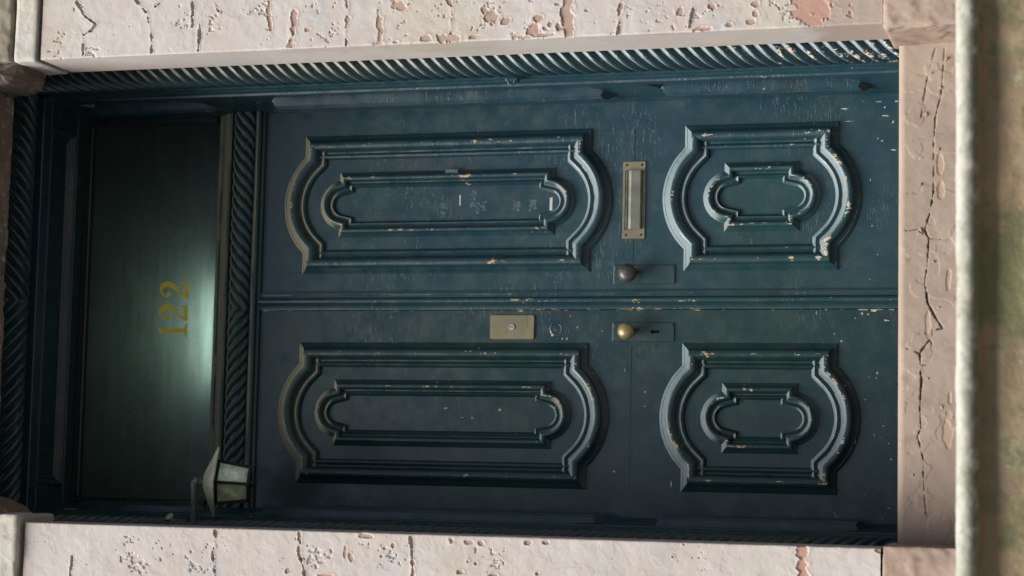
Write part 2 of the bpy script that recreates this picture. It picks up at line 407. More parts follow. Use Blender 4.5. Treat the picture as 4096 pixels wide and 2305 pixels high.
PITS=[(0.881,0.716,2.510,2.334,110,0.0026,0.0087),
(0.900,0.750,2.343,2.204,70,0.0026,0.0096),
(0.865,0.798,2.153,2.020,60,0.0026,0.0078),
(0.883,0.765,1.986,1.750,60,0.0026,0.0087),
(0.814,0.767,2.367,2.289,20,0.0052,0.0113),
(0.875,0.732,1.834,1.770,35,0.0026,0.0061),
(0.867,0.723,1.662,1.533,30,0.0022,0.0061),
(0.860,0.726,1.511,1.307,25,0.0022,0.007),
(0.851,0.712,1.310,0.963,45,0.0022,0.0078),
(0.838,0.716,1.040,0.863,35,0.0026,0.0087),
(0.827,0.713,0.807,0.234,26,0.0022,0.007),
(0.803,0.727,0.307,0.190,10,0.0026,0.007),
(-0.738,-0.783,2.314,2.019,28,0.0026,0.0096),
(-0.793,-0.865,2.219,2.016,80,0.0026,0.0096),
(-0.737,-0.858,1.981,1.820,60,0.0026,0.0087),
(-0.757,-0.853,1.824,1.692,30,0.0022,0.007),
(-0.739,-0.851,1.774,1.622,22,0.0022,0.007),
(-0.742,-0.844,1.599,1.424,50,0.0026,0.0078),
(-0.737,-0.839,1.427,1.272,22,0.0022,0.007),
(-0.732,-0.827,1.258,0.930,40,0.0022,0.0078),
(-0.733,-0.803,1.004,0.220,16,0.0017,0.0043),
(-0.727,-0.875,2.521,2.308,8,0.0017,0.0043)]

SLABCR = [(0.006,[(0.699,-0.217),(0.639,-0.213),(0.560,-0.208),(0.489,-0.191),(0.410,-0.187),(0.339,-0.188),(0.284,-0.187)]),
(0.011,[(0.280,-0.187),(0.213,-0.176),(0.170,-0.162),(0.147,-0.174),(0.072,-0.170),(0.022,-0.163),(-0.037,-0.172),(-0.080,-0.195),(-0.107,-0.211)]),
(0.007,[(-0.107,-0.211),(-0.115,-0.184),(-0.130,-0.184),(-0.177,-0.150),(-0.224,-0.152),(-0.274,-0.155)]),
(0.008,[(-0.242,-0.156),(-0.331,-0.150),(-0.389,-0.153),(-0.409,-0.144),(-0.466,-0.158),(-0.489,-0.162),(-0.512,-0.160)]),
(0.004,[(-0.512,-0.160),(-0.589,-0.164),(-0.650,-0.172)]),
(0.003,[(0.183,-0.103),(0.169,-0.111),(0.175,-0.145)]),
(0.003,[(0.696,-0.192),(0.617,-0.171),(0.553,-0.160),(0.494,-0.152)]),
(0.003,[(-0.142,-0.180),(-0.181,-0.192),(-0.210,-0.169),(-0.210,-0.150)]),
(0.003,[(0.147,-0.176),(0.144,-0.210)]),(0.003,[(-0.162,-0.081),(-0.165,-0.115),(-0.177,-0.148)])]

def seg_dist(X, Z, pts):
    D = np.full(X.shape, 1e9)
    for (x0, z0), (x1, z1) in zip(pts[:-1], pts[1:]):
        dx, dz = x1-x0, z1-z0; L = dx*dx+dz*dz+1e-12
        t = np.clip(((X-x0)*dx+(Z-z0)*dz)/L, 0, 1)
        D = np.minimum(D, np.hypot(X-x0-t*dx, Z-z0-t*dz))
    return D
def jamb_damage(Xs, Zs, side, rng):
    """depth (into the wall), exposed, red, pit for the paint on one jamb; Xs, Zs are 1-D"""
    nx, nz = len(Xs), len(Zs)
    X, Z = np.meshgrid(Xs, Zs, indexing='ij')
    d = 0.0035*(fbm(X*7+side*31, Z*3.5, 5)-0.5) + 0.0016*(fbm(X*40, Z*40, 9+side)-0.5)
    lay = fbm(X*16+side*9, Z*13, 21, 4)
    d -= 0.0004*sstep(0.50, 0.515, lay) + 0.0005*sstep(0.62, 0.632, lay)
    ex = np.zeros_like(d); red = np.zeros_like(d); pit = np.zeros_like(d)
    warp = (fbm(X*110+3, Z*110, 31, 3)-0.5)*2
    warp2 = (fbm(X*45, Z*45, 37, 3)-0.5)*2
    def window(x0, x1, z0, z1):
        i = np.where((Xs >= x0) & (Xs <= x1))[0]; j = np.where((Zs >= z0) & (Zs <= z1))[0]
        if not len(i) or not len(j): return None
        return np.ix_(i, j)
    sx = side
    dens = np.zeros_like(d)
    for (xa, xb, za, zb, n, r0, r1) in PITS:
        if (xa > 0) != (sx > 0): continue
        xa, xb = sorted((abs(xa), abs(xb))); za, zb = sorted((za, zb))
        w = window(xa-.03, xb+.03, za-.03, zb+.03)
        if w is None: continue
        k = min(1.0, n/((xb-xa)*(zb-za))/2600.0)
        ed = np.minimum(np.minimum(X[w]-xa, xb-X[w]), np.minimum(Z[w]-za, zb-Z[w]))
        dens[w] = np.maximum(dens[w], (0.35+0.65*k)*sstep(-0.03, 0.03, ed))
    N = 0.62*vnoise(X*125+7*side, Z*105, 131) + 0.26*vnoise(X*260, Z*230, 133) + 0.12*vnoise(X*520, Z*500, 137)
    clump = sstep(0.42, 0.72, fbm(X*19+side*5, Z*17, 141, 3))
    thr = 0.93 - 0.45*dens*clump
    p = sstep(thr, thr+0.045, N)
    d += 0.0030*p; pit = np.maximum(pit, 0.55*p*sstep(0.3, 0.7, vnoise(X*70, Z*70, 143)) + 0.15*p)
    for x, z, rx, rz, rd in BLOBS:
        if (x > 0) != (sx > 0): continue
        x = abs(x); m = 2.0
        if sx < 0: rx *= 0.72; rz *= 0.72
        w = window(x-m*rx-.01, x+m*rx+.01, z-m*rz-.01, z+m*rz+.01)
        if w is None: continue
        q = np.hypot((X[w]-x)/rx, (Z[w]-z)/rz) + 0.95*warp2[w] + 0.35*warp[w]
        s = min(rx, rz)
        p = 1-sstep(0.92, 0.92+0.0022/s*0.6, q)
        d[w] = d[w]*(1-p) + (0.0026+0.0005*warp[w])*p
        d[w] -= 0.0008*np.exp(-(((q-1.0)*s-0.002)/0.0028)**2)*(1-p)
        ex[w] = np.maximum(ex[w], p); red[w] = np.where(p > 0.3, (0.0, 0.55, 1.0)[rd], red[w])
    for wd, e, pts in CRACKS:
        if (pts[0][0] > 0) != (sx > 0): continue
        pts = [(abs(a), b) for a, b in pts]
        xs = [p[0] for p in pts]; zs = [p[1] for p in pts]; m = wd*1.6+0.02
        w = window(min(xs)-m, max(xs)+m, min(zs)-m, max(zs)+m)
        if w is None: continue
        dd = seg_dist(X[w], Z[w], pts) + 0.0060*warp2[w] + 0.0034*warp[w] + 0.35*wd*warp2[w]
        h = wd*(0.36 if e else 0.24)
        p = 1-sstep(h*0.8, h*0.8+0.0016, dd)
        deep = 0.0030 if e else 0.0075
        d[w] = d[w]*(1-p) + deep*p
        d[w] -= 0.0009*np.exp(-((dd-h-0.002)/0.0035)**2)*(1-p)
        if e:
            ex[w] = np.maximum(ex[w], p); red[w] = np.where(p > 0.3, 1.0 if e == 2 else 0.25, red[w])
        else:
            pit[w] = np.maximum(pit[w], p)
    return d, ex, red, pit

W = 0.7185
def make_jamb(side, parent, seed):
    rng = random.Random(seed)
    ztop = 2.540 if side > 0 else 2.520
    fine_to = 0.93 if side > 0 else 0.90
    path = [(1.25, 0.198), (1.25, 0.0), (1.12, 0.0), (1.0, 0.0)]
    xs = np.arange(fine_to+0.03, W+0.004, -0.0022)
    path += [(x, 0.0) for x in xs]
    e = 0.004
    path += [(W+e*(1-math.sin(t)), e*(1-math.cos(t))) for t in np.linspace(0.25, PI/2, 4)]
    path += [(W, y) for y in np.arange(0.008, 0.1985, 0.0095)] + [(W, 0.199)]
    Zs = np.arange(-0.0655, ztop, 0.0023)
    # arc parameter continuing past the arris so that nothing jumps there
    S = []
    for x, y in path:
        S.append(x if y < 0.004 or x > 1.2 else W-(y-0.002))
    S = np.array(S)
    d, ex, red, pit = jamb_damage(S, Zs, side, rng)
    fade = np.array([0.0 if (x > 1.2) else (1.0 if y < 0.003 else max(0.12, 1-(y-0.003)/0.012)) for x, y in path])
    d = d*fade[:, None]
    ex = ex*(fade[:, None] > 0.9); pit = pit*(fade[:, None] > 0.9)
    nrm = []
    for i, (x, y) in enumerate(path):
        if i < 4 or (x > W+e-1e-6): nrm.append((0, 1.0))
        elif y >= e: nrm.append((1.0, 0))
        else:
            t = math.acos(max(-1, min(1, 1-y/e))); nrm.append((math.sin(t), math.cos(t)))
    P = np.zeros((len(path), len(Zs), 3))
    for i, ((x, y), (nx_, ny_)) in enumerate(zip(path, nrm)):
        P[i, :, 0] = side*(x + nx_*d[i]); P[i, :, 1] = y + ny_*d[i]; P[i, :, 2] = Zs
    # arris nicked here and there
    mb = MB(); mb.grid(P, exposed=ex, red=red, pit=pit)
    return obj('jamb', mb, STONE, parent, 50)

surround = thing('stone_doorway', 'peeling pale pink stone surround framing the dark blue double door', 'doorway', (0, 0, -0.34))
make_jamb(1, surround, 4)
make_jamb(-1, surround, 8)

def rough_box(x0, x1, y0, y1, z0, z1, amp=0.006, res=0.008, seed=0, rad=0.012, freq=22):
    """a box with uneven faces and worn, rounded edges"""
    mb = MB()
    nx, ny, nz = [max(2, int((b-a)/res)) for a, b in ((x0, x1), (y0, y1), (z0, z1))]
    lin = lambda a, b, n: np.linspace(a, b, n+1)
    c = np.array([(x0+x1)/2, (y0+y1)/2, (z0+z1)/2]); h = np.array([(x1-x0)/2, (y1-y0)/2, (z1-z0)/2])
    def shape(A):
        q = A - c; inner = np.clip(q, -(h-rad), h-rad); o = q-inner; L = np.linalg.norm(o, axis=-1, keepdims=True)
        n = o/np.maximum(L, 1e-9)
        n1 = fbm(A[..., 0]*freq+A[..., 1]*13, A[..., 2]*freq+A[..., 1]*17, seed, 4)-0.5
        n2 = sstep(0.52, 0.55, fbm(A[..., 0]*9+A[..., 1]*7+5, A[..., 2]*9-A[..., 1]*5, seed+3, 4))
        return c + inner + n*(rad + amp*n1[..., None]*1.6 - amp*0.5*n2[..., None])
    faces = []
    for ax in range(3):
        o = [q for q in range(3) if q != ax]; L = [(x0, x1, nx), (y0, y1, ny), (z0, z1, nz)]
        U, V = np.meshgrid(lin(*L[o[0]]), lin(*L[o[1]]), indexing='ij')
        for s in (L[ax][0], L[ax][1]):
            A = np.zeros(U.shape+(3,)); A[..., o[0]] = U; A[..., o[1]] = V; A[..., ax] = s
            mb.grid(shape(A))
    return mb
# plinth blocks at the feet of the jambs
obj('plinth_block', rough_box(0.703, 1.24, -0.016, 0.27, -0.335, -0.069, 0.006, 0.007, 1, 0.008), PLINTH, surround, 60)
obj('plinth_block', rough_box(-1.24, -0.709, -0.014, 0.27, -0.335, -0.070, 0.006, 0.007, 2, 0.008), PLINTH, surround, 60)
# capital: an impost band with a groove on either side, a rougher band above it
obj('impost_block', rough_box(0.712, 1.24, -0.010, 0.205, 2.551, 2.628, 0.003, 0.007, 3, 0.008), IMPOST, surround, 60)
obj('impost_block', rough_box(-1.24, -0.694, -0.024, 0.205, 2.534, 2.628, 0.006, 0.007, 4, 0.010), IMPOST, surround, 60)
obj('capital', rough_box(0.715, 1.24, -0.012, 0.205, 2.640, 2.745, 0.006, 0.008, 5, 0.010), CAPITAL, surround, 60)
obj('capital', rough_box(-1.24, -0.700, -0.020, 0.205, 2.640, 2.745, 0.006, 0.008, 6, 0.010), CAPITAL, surround, 60)
obj('groove_bed', MB().box(0.724, 1.22, 0.012, 0.198, 2.5, 2.70), CAPITAL, surround, 0)
obj('groove_bed', MB().box(-1.22, -0.724, 0.012, 0.198, 2.5, 2.70), CAPITAL, surround, 0)
# lintel with a flaking underside
mb = MB(); mb.box(-1.25, 1.25, 0.001, 0.198, 2.762, 3.45)
xs = np.linspace(-0.74, 0.74, 300); ys = np.linspace(-0.004, 0.2, 44)
X, Y = np.meshgrid(xs, ys, indexing='ij')
n = fbm(X*9, Y*9, 61, 4); fl = sstep(0.5, 0.53, n)
Zz = 2.745 + 0.006*(fbm(X*30, Y*30, 62)-0.5) + 0.005*fl
Yw = Y + 0.010*(fbm(X*14, Y*0+2, 64, 4)-0.5)*sstep(0.15, 0.2, Y)
mb.grid(np.stack([X, Yw, Zz], -1), exposed=np.zeros_like(X))
obj('lintel', mb, SOFFIT, surround, 50)
# broken corner brackets where jamb and lintel meet
def bracket(pts, seed):
    rng = random.Random(seed); poly = []
    for (a, b), (c, d) in zip(pts, pts[1:]+pts[:1]):
        for k in range(5):
            t = k/5; poly.append((a+(c-a)*t+rng.uniform(-.003, .003), b+(d-b)*t+rng.uniform(-.003, .003)))
    mb = MB(); n = len(poly); cx = sum(p[0] for p in poly)/n; cz = sum(p[1] for p in poly)/n
    rows = []
    for y, s in ((0.06, 1.0), (0.165, 1.0), (0.192, 0.97), (0.205, 0.90), (0.206, 0.5), (0.206, 0.02)):
        pass
    for y, s in ((0.0, 0.02), (0.03, 0.90), (0.05, 0.97), (0.075, 1.0), (0.205, 1.0)):
        rows.append([(cx+(p[0]-cx)*s, y+0.115*(1 if y < .2 else 0)*0 + rng.uniform(-.002, .002), cz+(p[1]-cz)*s) for p in poly])
    mb.grid(rows, wrap_v=True)
    return mb
obj('corner_bracket', bracket([(0.725, 2.632), (0.690, 2.640), (0.664, 2.650), (0.650, 2.690), (0.646, 2.75), (0.725, 2.75)], 1), SOFFIT, surround, 40)
obj('corner_bracket', bracket([(-0.725, 2.606), (-0.700, 2.614), (-0.672, 2.642), (-0.650, 2.70), (-0.645, 2.75), (-0.725, 2.75)], 2), SOFFIT, surround, 40)

# threshold slab between the plinths, cracked along its face
def make_slab():
    xs = np.arange(-0.716, 0.716, 0.0022)
    prof = [(0.80, -0.088), (0.5, -0.088), (0.30, -0.088), (0.252, -0.0875)] + \
           [(0.239-0.019*math.sin(t), -0.1065+0.019*math.cos(t)) for t in np.linspace(0.0, PI/2, 6)]
    zf = np.arange(-0.109, -0.336, -0.0021)
    prof += [(0.22, z) for z in zf]
    Zs = np.array([p[1] for p in prof]); Ys = np.array([p[0] for p in prof])
    X, Z = np.meshgrid(xs, Zs, indexing='ij'); Y = np.broadcast_to(Ys, X.shape).copy()
    face = (Y < 0.2405).astype(float)
    d = 0.007*(fbm(X*6, Z*6, 71)-0.5) + 0.0015*(fbm(X*40, Z*40, 72)-0.5) - 0.0012*sstep(0.55, 0.57, fbm(X*12, Z*14, 73))
    pit = np.zeros_like(X); ex = np.zeros_like(X)
    w1 = (fbm(X*60, Z*60, 75, 3)-0.5)*2
    for wd, pts in SLABCR:
        dd = seg_dist(X, Z, pts) + 0.004*w1
        p = 1-sstep(wd*0.04, wd*0.04+0.0022, dd)
        d = d*(1-p) + (0.0012+wd*0.28)*p
        pit = np.maximum(pit, p*(0.85 if wd > 0.0065 else 0.5))
    for x, z, rx, rz in ((0.354, -0.204, 0.038, 0.011), (0.285, -0.206, 0.03, 0.010), (-0.095, -0.171, 0.030, 0.008), (-0.392, -0.226, 0.06, 0.014), (-0.30, -0.232, 0.02, 0.006), (0.03, -0.228, 0.03, 0.008)):
        q = np.hypot((X-x)/rx, (Z-z)/rz)+0.5*w1; p = 1-sstep(0.85, 0.95, q)
        d = d + 0.002*p; ex = np.maximum(ex, p*0.5)
    P = np.stack([X, Y + d*face, Z - 0.5*d*(1-face)*(Y < 0.3)], -1)
    obj('threshold_top', MB().grid(P[:, :4]), LTOP, surround, 50)
    return obj('threshold_slab', MB().grid(P[:, 3:], pit=(pit*face)[:, 3:], exposed=(ex*face)[:, 3:]), SLAB, surround, 50)
make_slab()
wf_ = MB(); rg0 = random.Random(77)
for x, z, a in ((.575, -.205, .005), (.16, -.146, .010), (.168, -.150, .008), (.40, -.2, .004), (.08, -.186, .004), (-.25, -.17, .003), (.62, -.18, .004), (.66, -.22, .006), (-.05, -.2, .003), (.30, -.15, .004), (-.52, -.13, .003), (-.33, -.21, .005), (.50, -.165, .007)):
    wf_.prism_y([(x+a*math.cos(2*PI*k/8)*rg0.uniform(.4, 1.3), z+a*.8*math.sin(2*PI*k/8)*rg0.uniform(.4, 1.3)) for k in range(8)], .2155, .226)
wfo = obj('paint_spatter', wf_, STONE, surround, 0); wfo['kind'] = 'stuff'

# the stoop: landing in front of the door and the steps below it
def tread(zt, y0, yback, x0, x1, rise, res, seed, split):
    prof = [(yback, zt), (y0+0.4, zt), (y0+0.2, zt), (y0+0.10, zt), (y0+0.045, zt)]
    prof += [(y0+0.028-0.03*math.sin(t), zt-0.03+0.03*math.cos(t)) for t in np.linspace(0.15, PI/2, 8)]
    n_top = len(prof)
    prof += [(y0-0.001, zt-0.036), (y0+0.004, zt-0.044), (y0+0.016, zt-0.051), (y0+0.034, zt-0.056), (y0+0.05, zt-0.060)]
    prof += [(y0+0.056, zt-0.068), (y0+0.058, zt-0.080), (y0+0.056, zt-0.092)]
    prof += [(y0+0.054, z) for z in np.arange(zt-0.10, zt-rise+0.001, -0.006)]
    xs = np.arange(x0, x1, res)
    pr = np.array(prof); X = np.repeat(xs[:, None], len(pr), 1)
    Y = np.repeat(pr[None, :, 0], len(xs), 0); Z = np.repeat(pr[None, :, 1], len(xs), 0)
    n = fbm(X*13, Z*22+Y*9, seed, 5)-0.5
    big = fbm(X*3, Z*6, seed+5, 3)-0.5
    k = (np.arange(len(pr)) > 3)[None, :]
    Y = Y + k*(0.010*n + 0.010*big); Z = Z - k*0.005*n*(np.arange(len(pr)) < n_top)[None, :]
    P = np.stack([X, Y, Z], -1)
    lich = sstep(0.42, 0.58, fbm(X*26, Z*26, seed+9, 4) + 0.30*np.exp(-((X+0.47)/0.075)**2-((Z+0.445)/0.045)**2) - 0.25)
    och = sstep(0.48, 0.66, fbm(X*5+2, Z*11, seed+11, 4))
    under = sstep(zt-0.030, zt-0.046, Z)*sstep(0.25, 0.6, fbm(X*30, Z*50, seed+3, 4)) if False else np.clip((zt-0.010-Z)/0.022, 0, 1)*sstep(0.2, 0.55, fbm(X*34, Z*60, seed+3, 4))
    top = MB().grid(P[:, :5])
    a = MB().grid(P[:, 4:split+1], grime=under[:, 4:split+1]); b = MB().grid(P[:, split:], lichen=lich[:, split:], exposed=0.35*och[:, split:], grime=0*X[:, split:])
    return top, a, b
ltop, la, lb = tread(-0.3235, -0.9, 0.28, -1.7, 1.7, 0.185, 0.008, 81, 15)
structure(obj('landing', ltop, LTOP, None, 60)); structure(obj('landing_nosing', la, TREAD, None, 60))
structure(obj('landing_riser', lb, RISER, None, 60))
mt, mr = MB(), MB()
for k in range(1, 11):
    tp, a, b = tread(-0.3235-0.174*k, -0.9-0.28*k, -0.80-0.28*(k-1), -1.7, 1.7, 0.176, 0.05, 90+k, 15)
    mt.add(tp.v, tp.f); mt.add(a.v, a.f); mr.add(b.v, b.f)
structure(obj('steps', mt, LTOP, None, 60)); structure(obj('step_risers', mr, RISER, None, 60))
structure(obj('pavement', MB().box(-40, 40, -7.5, 0.0, -2.6, -2.24), PAVE, None, 0))
structure(obj('road', MB().box(-300, 300, -300, -7.5, -2.7, -2.37), ASPH, None, 0))
wall = MB()
wall.box(1.25, 12, 0.03, 0.9, -2.3, 9); wall.box(-12, -1.25, 0.03, 0.9, -2.3, 9)
wall.box(-1.25, 1.25, 0.03, 0.9, 3.452, 9)
wall.box(0.765, 1.249, 0.202, 0.9, -0.6, 3.45); wall.box(-1.249, -0.765, 0.202, 0.9, -0.6, 3.45)
wall.box(-0.764, 0.764, 0.202, 0.9, 2.93, 3.45)
wall.box(-1.249, 1.249, 0.29, 0.9, -2.3, -0.34); wall.box(-1.7, 1.7, -0.78, 0.0, -2.3, -0.52)
structure(obj('wall', wall, SOFFIT, None, 0))
hall = MB()
for b in ((-1.25, 1.25, 3.2, 3.3, -0.3, 3.4), (-1.35, -1.25, 0.901, 3.3, -0.3, 3.4), (1.25, 1.35, 0.901, 3.3, -0.3, 3.4), (-1.25, 1.25, 0.901, 3.2, 3.3, 3.4), (-1.25, 1.25, 0.901, 3.2, -0.3, -0.1)):
    hall.box(*b)
structure(obj('hallway', hall, RISER, None, 0))

# ------------------------------------------------------------------ wooden frame with rope mouldings
frame = thing('doorway_surround', 'dark blue wooden door frame with carved rope moulding and panelled reveals', 'door frame', (0, 0.45, -0.08))
YR, RX, RR = 0.43, 0.755, 0.055
def rope(axis, t0, t1, ctr, R, sgn, res=0.0045, starts=7, lead=0.287, nth=64, depth=0.33, wearfun=None, mirror=False):
    ts = np.arange(t0, t1, res); th = np.linspace(0, 2*PI, nth, endpoint=False)
    T, TH = np.meshgrid(ts, th, indexing='ij')
    tt = np.abs(T)*np.sign(1) if mirror else T
    ph = starts*TH + sgn*2*PI*starts*(-tt if mirror else tt)/lead
    lob = np.abs(np.cos(ph/2))
    jit = 0.0025*(fbm(T*14, TH*3, 11)-0.5)
    r = R*(1-depth*(1-lob)**1.35) + jit
    a, b = r*np.cos(TH), r*np.sin(TH)
    if axis == 'z': P = np.stack([ctr[0]+a, ctr[1]+b, T], -1)
    else: P = np.stack([T, ctr[0]-a, ctr[1]+b], -1)
    wear = 0.15*lob**4 + (0 if wearfun is None else wearfun(T))
    return MB().grid(P, wrap_v=True, wear=wear)
wr = lambda t: 0.95*sstep(1.15, 0.3, t)*1.0
obj('rope_moulding', rope('z', -0.088, 2.83, (RX, YR), RR, -1, wearfun=lambda t: 0.62*(1-sstep(0.3, 1.5, t))), PAINT_F, frame, 60)
obj('rope_moulding', rope('z', -0.088, 2.83, (-RX, YR), RR, 1, wearfun=lambda t: 0.3*(1-sstep(0.0, 0.9, t))), PAINT_F, frame, 60)
obj('rope_moulding', rope('x', -0.76, 0.76, (YR, 2.853), RR, 1, mirror=True), PAINT_F, frame, 60)

def side_board(side):
    pre = [(.79, .40), (.79, .478), (.7025, .478), (.7025, .496), (.699, .499), (.694, .507), (.693, .513), (.694, .519), (.699, .524), (.699, .530), (.690, .535)]
    A = pre + [(.689, .577), (.706, .586), (.707, .612), (.698, .622), (.670, .625), (.660, .634), (.659, .650), (.667, .662), (.672, .672), (.671, .690), (.668, .700), (.668, .750), (.79, .750)]
    B = pre + [(.687, .577), (.6865, .586), (.6855, .612), (.685, .622), (.6845, .627), (.684, .636), (.683, .650), (.681, .662), (.679, .672), (.675, .690), (.671, .700), (.668, .750), (.79, .750)]
    w = [.1, .2, .2, .55, .4, .3, .55, .3, .2, .2, .5] + [.2, .1, .1, .1, .3, .55, .45, .4, .2, .3, .4, .3, .1]
    A, B = np.array(A), np.array(B)
    st = [(-0.088, 0)]
    def span(z0, z1):                # moulded between, plain outside
        st.extend([(z0-0.004, 0), (z0+0.004, 1)])
        for z in np.arange(z0+0.1, z1-0.05, 0.1): st.append((z, 1))
        st.extend([(z1-0.004, 1), (z1+0.004, 0)])
    span(0.090, 0.705); span(0.905, 2.035); span(2.29, 2.70)
    st.append((2.80, 0))
    P = []; WR = []
    for z, m in st:
        q = A*m + B*(1-m)
        sl = np.where((q[:, 1] > 0.5) & (q[:, 1] < 0.71) & (-0.05 < z < 2.75), -(q[:, 1]-0.6)*0.75, 0.0)
        jit = 0.0012*(vnoise(np.full(len(q), z*9.0), np.arange(len(q))*3.1, 7)-0.5)
        P.append(np.stack([side*(q[:, 0]+jit), q[:, 1], np.full(len(q), z)+sl], -1)); WR.append(w)
    return MB().grid(P, wear=np.array(WR))
obj('side_board', side_board(1), PAINT_F, frame, 25)
obj('side_board', side_board(-1), PAINT_F, frame, 25)
# soffit of the frame with its sunk panel
sb = MB(); zs = 2.792
sb.box(-0.70, 0.70, 0.478, 0.530, zs, zs+0.06, 0.003); sb.box(-0.70, 0.70, 0.715, 0.80, zs, zs+0.06, 0.003)
sb.box(0.615, 0.70, 0.531, 0.714, zs, zs+0.06, 0.003); sb.box(-0.70, -0.615, 0.531, 0.714, zs, zs+0.06, 0.003)
so_b = obj('soffit_board', sb, PAINT, frame, 25)
obj('sunk_panel', MB().box(-0.614, 0.614, 0.532, 0.713, zs+0.024, zs+0.05), PAINT, so_b, 25)
def ring_mould(x0, x1, y0, y1, z, prof):
    R = []
    for u, h in prof:
        R.append([(x0+u, y0+u, z-h), (x1-u, y0+u, z-h), (x1-u, y1-u, z-h), (x0+u, y1-u, z-h)])
    return MB().grid(R, wrap_v=True)
obj('panel_moulding', ring_mould(-0.6135, 0.6135, 0.5325, 0.7125, zs+0.024, [(0, 0), (0, .020), (.008, .024), (.016, .018), (.024, .008), (.03, .010), (.036, .004), (.036, -.001)]), PAINT, so_b, 25)
# transom bar: sloping fillets, rope, fillets under it
prof = [(.82, 2.285), (.797, 2.2845), (.774, 2.278), (.760, 2.262), (.758, 2.252), (.747, 2.249), (.732, 2.236), (.722, 2.216), (.720, 2.207), (.735, 2.205), (.750, 2.20),
        (.750, 2.125), (.724, 2.122), (.722, 2.116), (.712, 2.113), (.709, 2.106), (.713, 2.100), (.728, 2.097), (.731, 2.090), (.740, 2.088), (.7415, 2.100), (.80, 2.108)]
xs = np.linspace(-0.69, 0.69, 90)
P = [[(x, y+0.002*(float(vnoise(x*11, i*2.3, 3))-0.5), z+0.0015*(float(vnoise(x*9, i*1.7, 5))-0.5)) for i, (y, z) in enumerate(prof)] for x in xs]
bar = obj('transom_bar', MB().grid(P, wear=np.repeat(np.array([[.2,.3,.3,.3,.3,.3,.3,.3,.2,.1,.1,.1,.3,.4,.5,.6,.5,.4,.6,.5,.3,.2]]), 90, 0)), PAINT_F, frame, 30)
obj('rope_moulding', rope('x', -0.685, 0.685, (.742, 2.164), 0.042, 1, starts=6, lead=0.245, mirror=True), PAINT_F, bar, 60)
# small fittings on the right reveal
hk = MB(); hk.box(.688, .6995, .440, .470, 1.112, 1.152, .003); hk.tube([(.690, .446, 1.122), (.680, .446, 1.125), (.677, .446, 1.133), (.680, .446, 1.141), (.690, .446, 1.144)], .0035, 8)
obj('staple', hk, PAINT_F, frame)
for z in (1.281, 1.227, 1.173):
    obj('screw_head', MB().lathe((.6655, .655, z), (-1, -.3, 0), [(-.004, .009), (0, .009), (.002, .007), (.003, 0)], 12), CHIPM, frame)
# loose block bridging the seam of the filler behind the ropes
for k in (1, -1): obj('filler_strip', MB().box(*sorted((k*.7655, k*.7895)), .46, .478, -.08, 2.8), PAINT_F, frame, 0)

# ------------------------------------------------------------------ transom window with the house number
win = thing('transom_window', 'dark dusty glass transom with the gold number 122 and a light glowing behind', 'window', (0, 0.80, 2.28))
obj('pane', MB().box(-.664, .664, .800, .806, 2.270, 2.80), GLASS, win, 0)
wf = MB()
for s in (1, -1): wf.box(*sorted((s*.650, s*.690)), .772, .7995, 2.2865, 2.7895, .004)
wf.box(-.6495, .6495, .772, .7995, 2.765, 2.7895, .004)
obj('sash_frame', wf, PAINT_G, win, 25)
def poly_obj(polys, y, mat, name, parent, ox, oz, sx, sz, th=.0012):
    mb = MB()
    for k, pl in enumerate(polys):
        mb.prism_y([(ox+x*sx, oz+z*sz) for x, z in pl], y-th-0.0003*k, y)
    return obj(name, mb, mat, parent, 0)
def stroke(path, n=44):
    """smooth tapered stroke: path of (x, z, halfwidth)"""
    p = np.array(path); t = np.linspace(0, len(p)-1, n); out = []
    def cr(i, f):
        a, b, c, d = [p[min(max(i+k, 0), len(p)-1)] for k in (-1, 0, 1, 2)]
        return 0.5*(2*b+(c-a)*f+(2*a-5*b+4*c-d)*f*f+(3*b-a-3*c+d)*f**3)
    q = np.array([cr(min(int(v), len(p)-2), v-min(int(v), len(p)-2)) for v in t])
    d = np.gradient(q[:, :2], axis=0); d /= np.linalg.norm(d, axis=1, keepdims=True)+1e-9
    nrm = np.stack([-d[:, 1], d[:, 0]], 1)
    L = q[:, :2]+nrm*q[:, 2:]; Rr = q[:, :2]-nrm*q[:, 2:]
    quads = []
    return [tuple(a) for a in L] + [tuple(a) for a in Rr[::-1]]
circ = lambda x, z, rx, rz: [(x+rx*math.cos(t), z+rz*math.sin(t)) for t in np.linspace(0, 2*PI, 24, endpoint=False)]
two = [stroke([(.10, .68, 0.018), (.09, .82, 0.027), (.24, .965, 0.032), (.42, .93, 0.073), (.50, .74, 0.095), (.42, .54, 0.081), (.24, .32, 0.044), (.10, .16, 0.027), (.05, .03, 0.022)]),
       circ(.165, .70, .095, .075),
       [(.02, .0), (.03, .05), (.12, .17), (.24, .165), (.38, .135), (.46, .15), (.52, .30), (.56, .30), (.54, .0)]]
one = [[(.195, .03), (.195, .93), (.355, 1.0), (.355, .03)], [(.02, 0), (.02, .06), (.16, .09), (.40, .09), (.54, .06), (.54, 0)], [(.30, 1.0), (.24, .92), (.05, .80), (.05, .86), (.16, .93)]]
for nm, pl, x0, x1 in (('digit', one, -.096, -.044), ('digit', two, -.040, .018), ('digit', two, .038, .097)):
    k = (x1-x0)/0.55
    poly_obj(pl, .7995, GOLD, nm, win, x0, 2.387, k, .107)

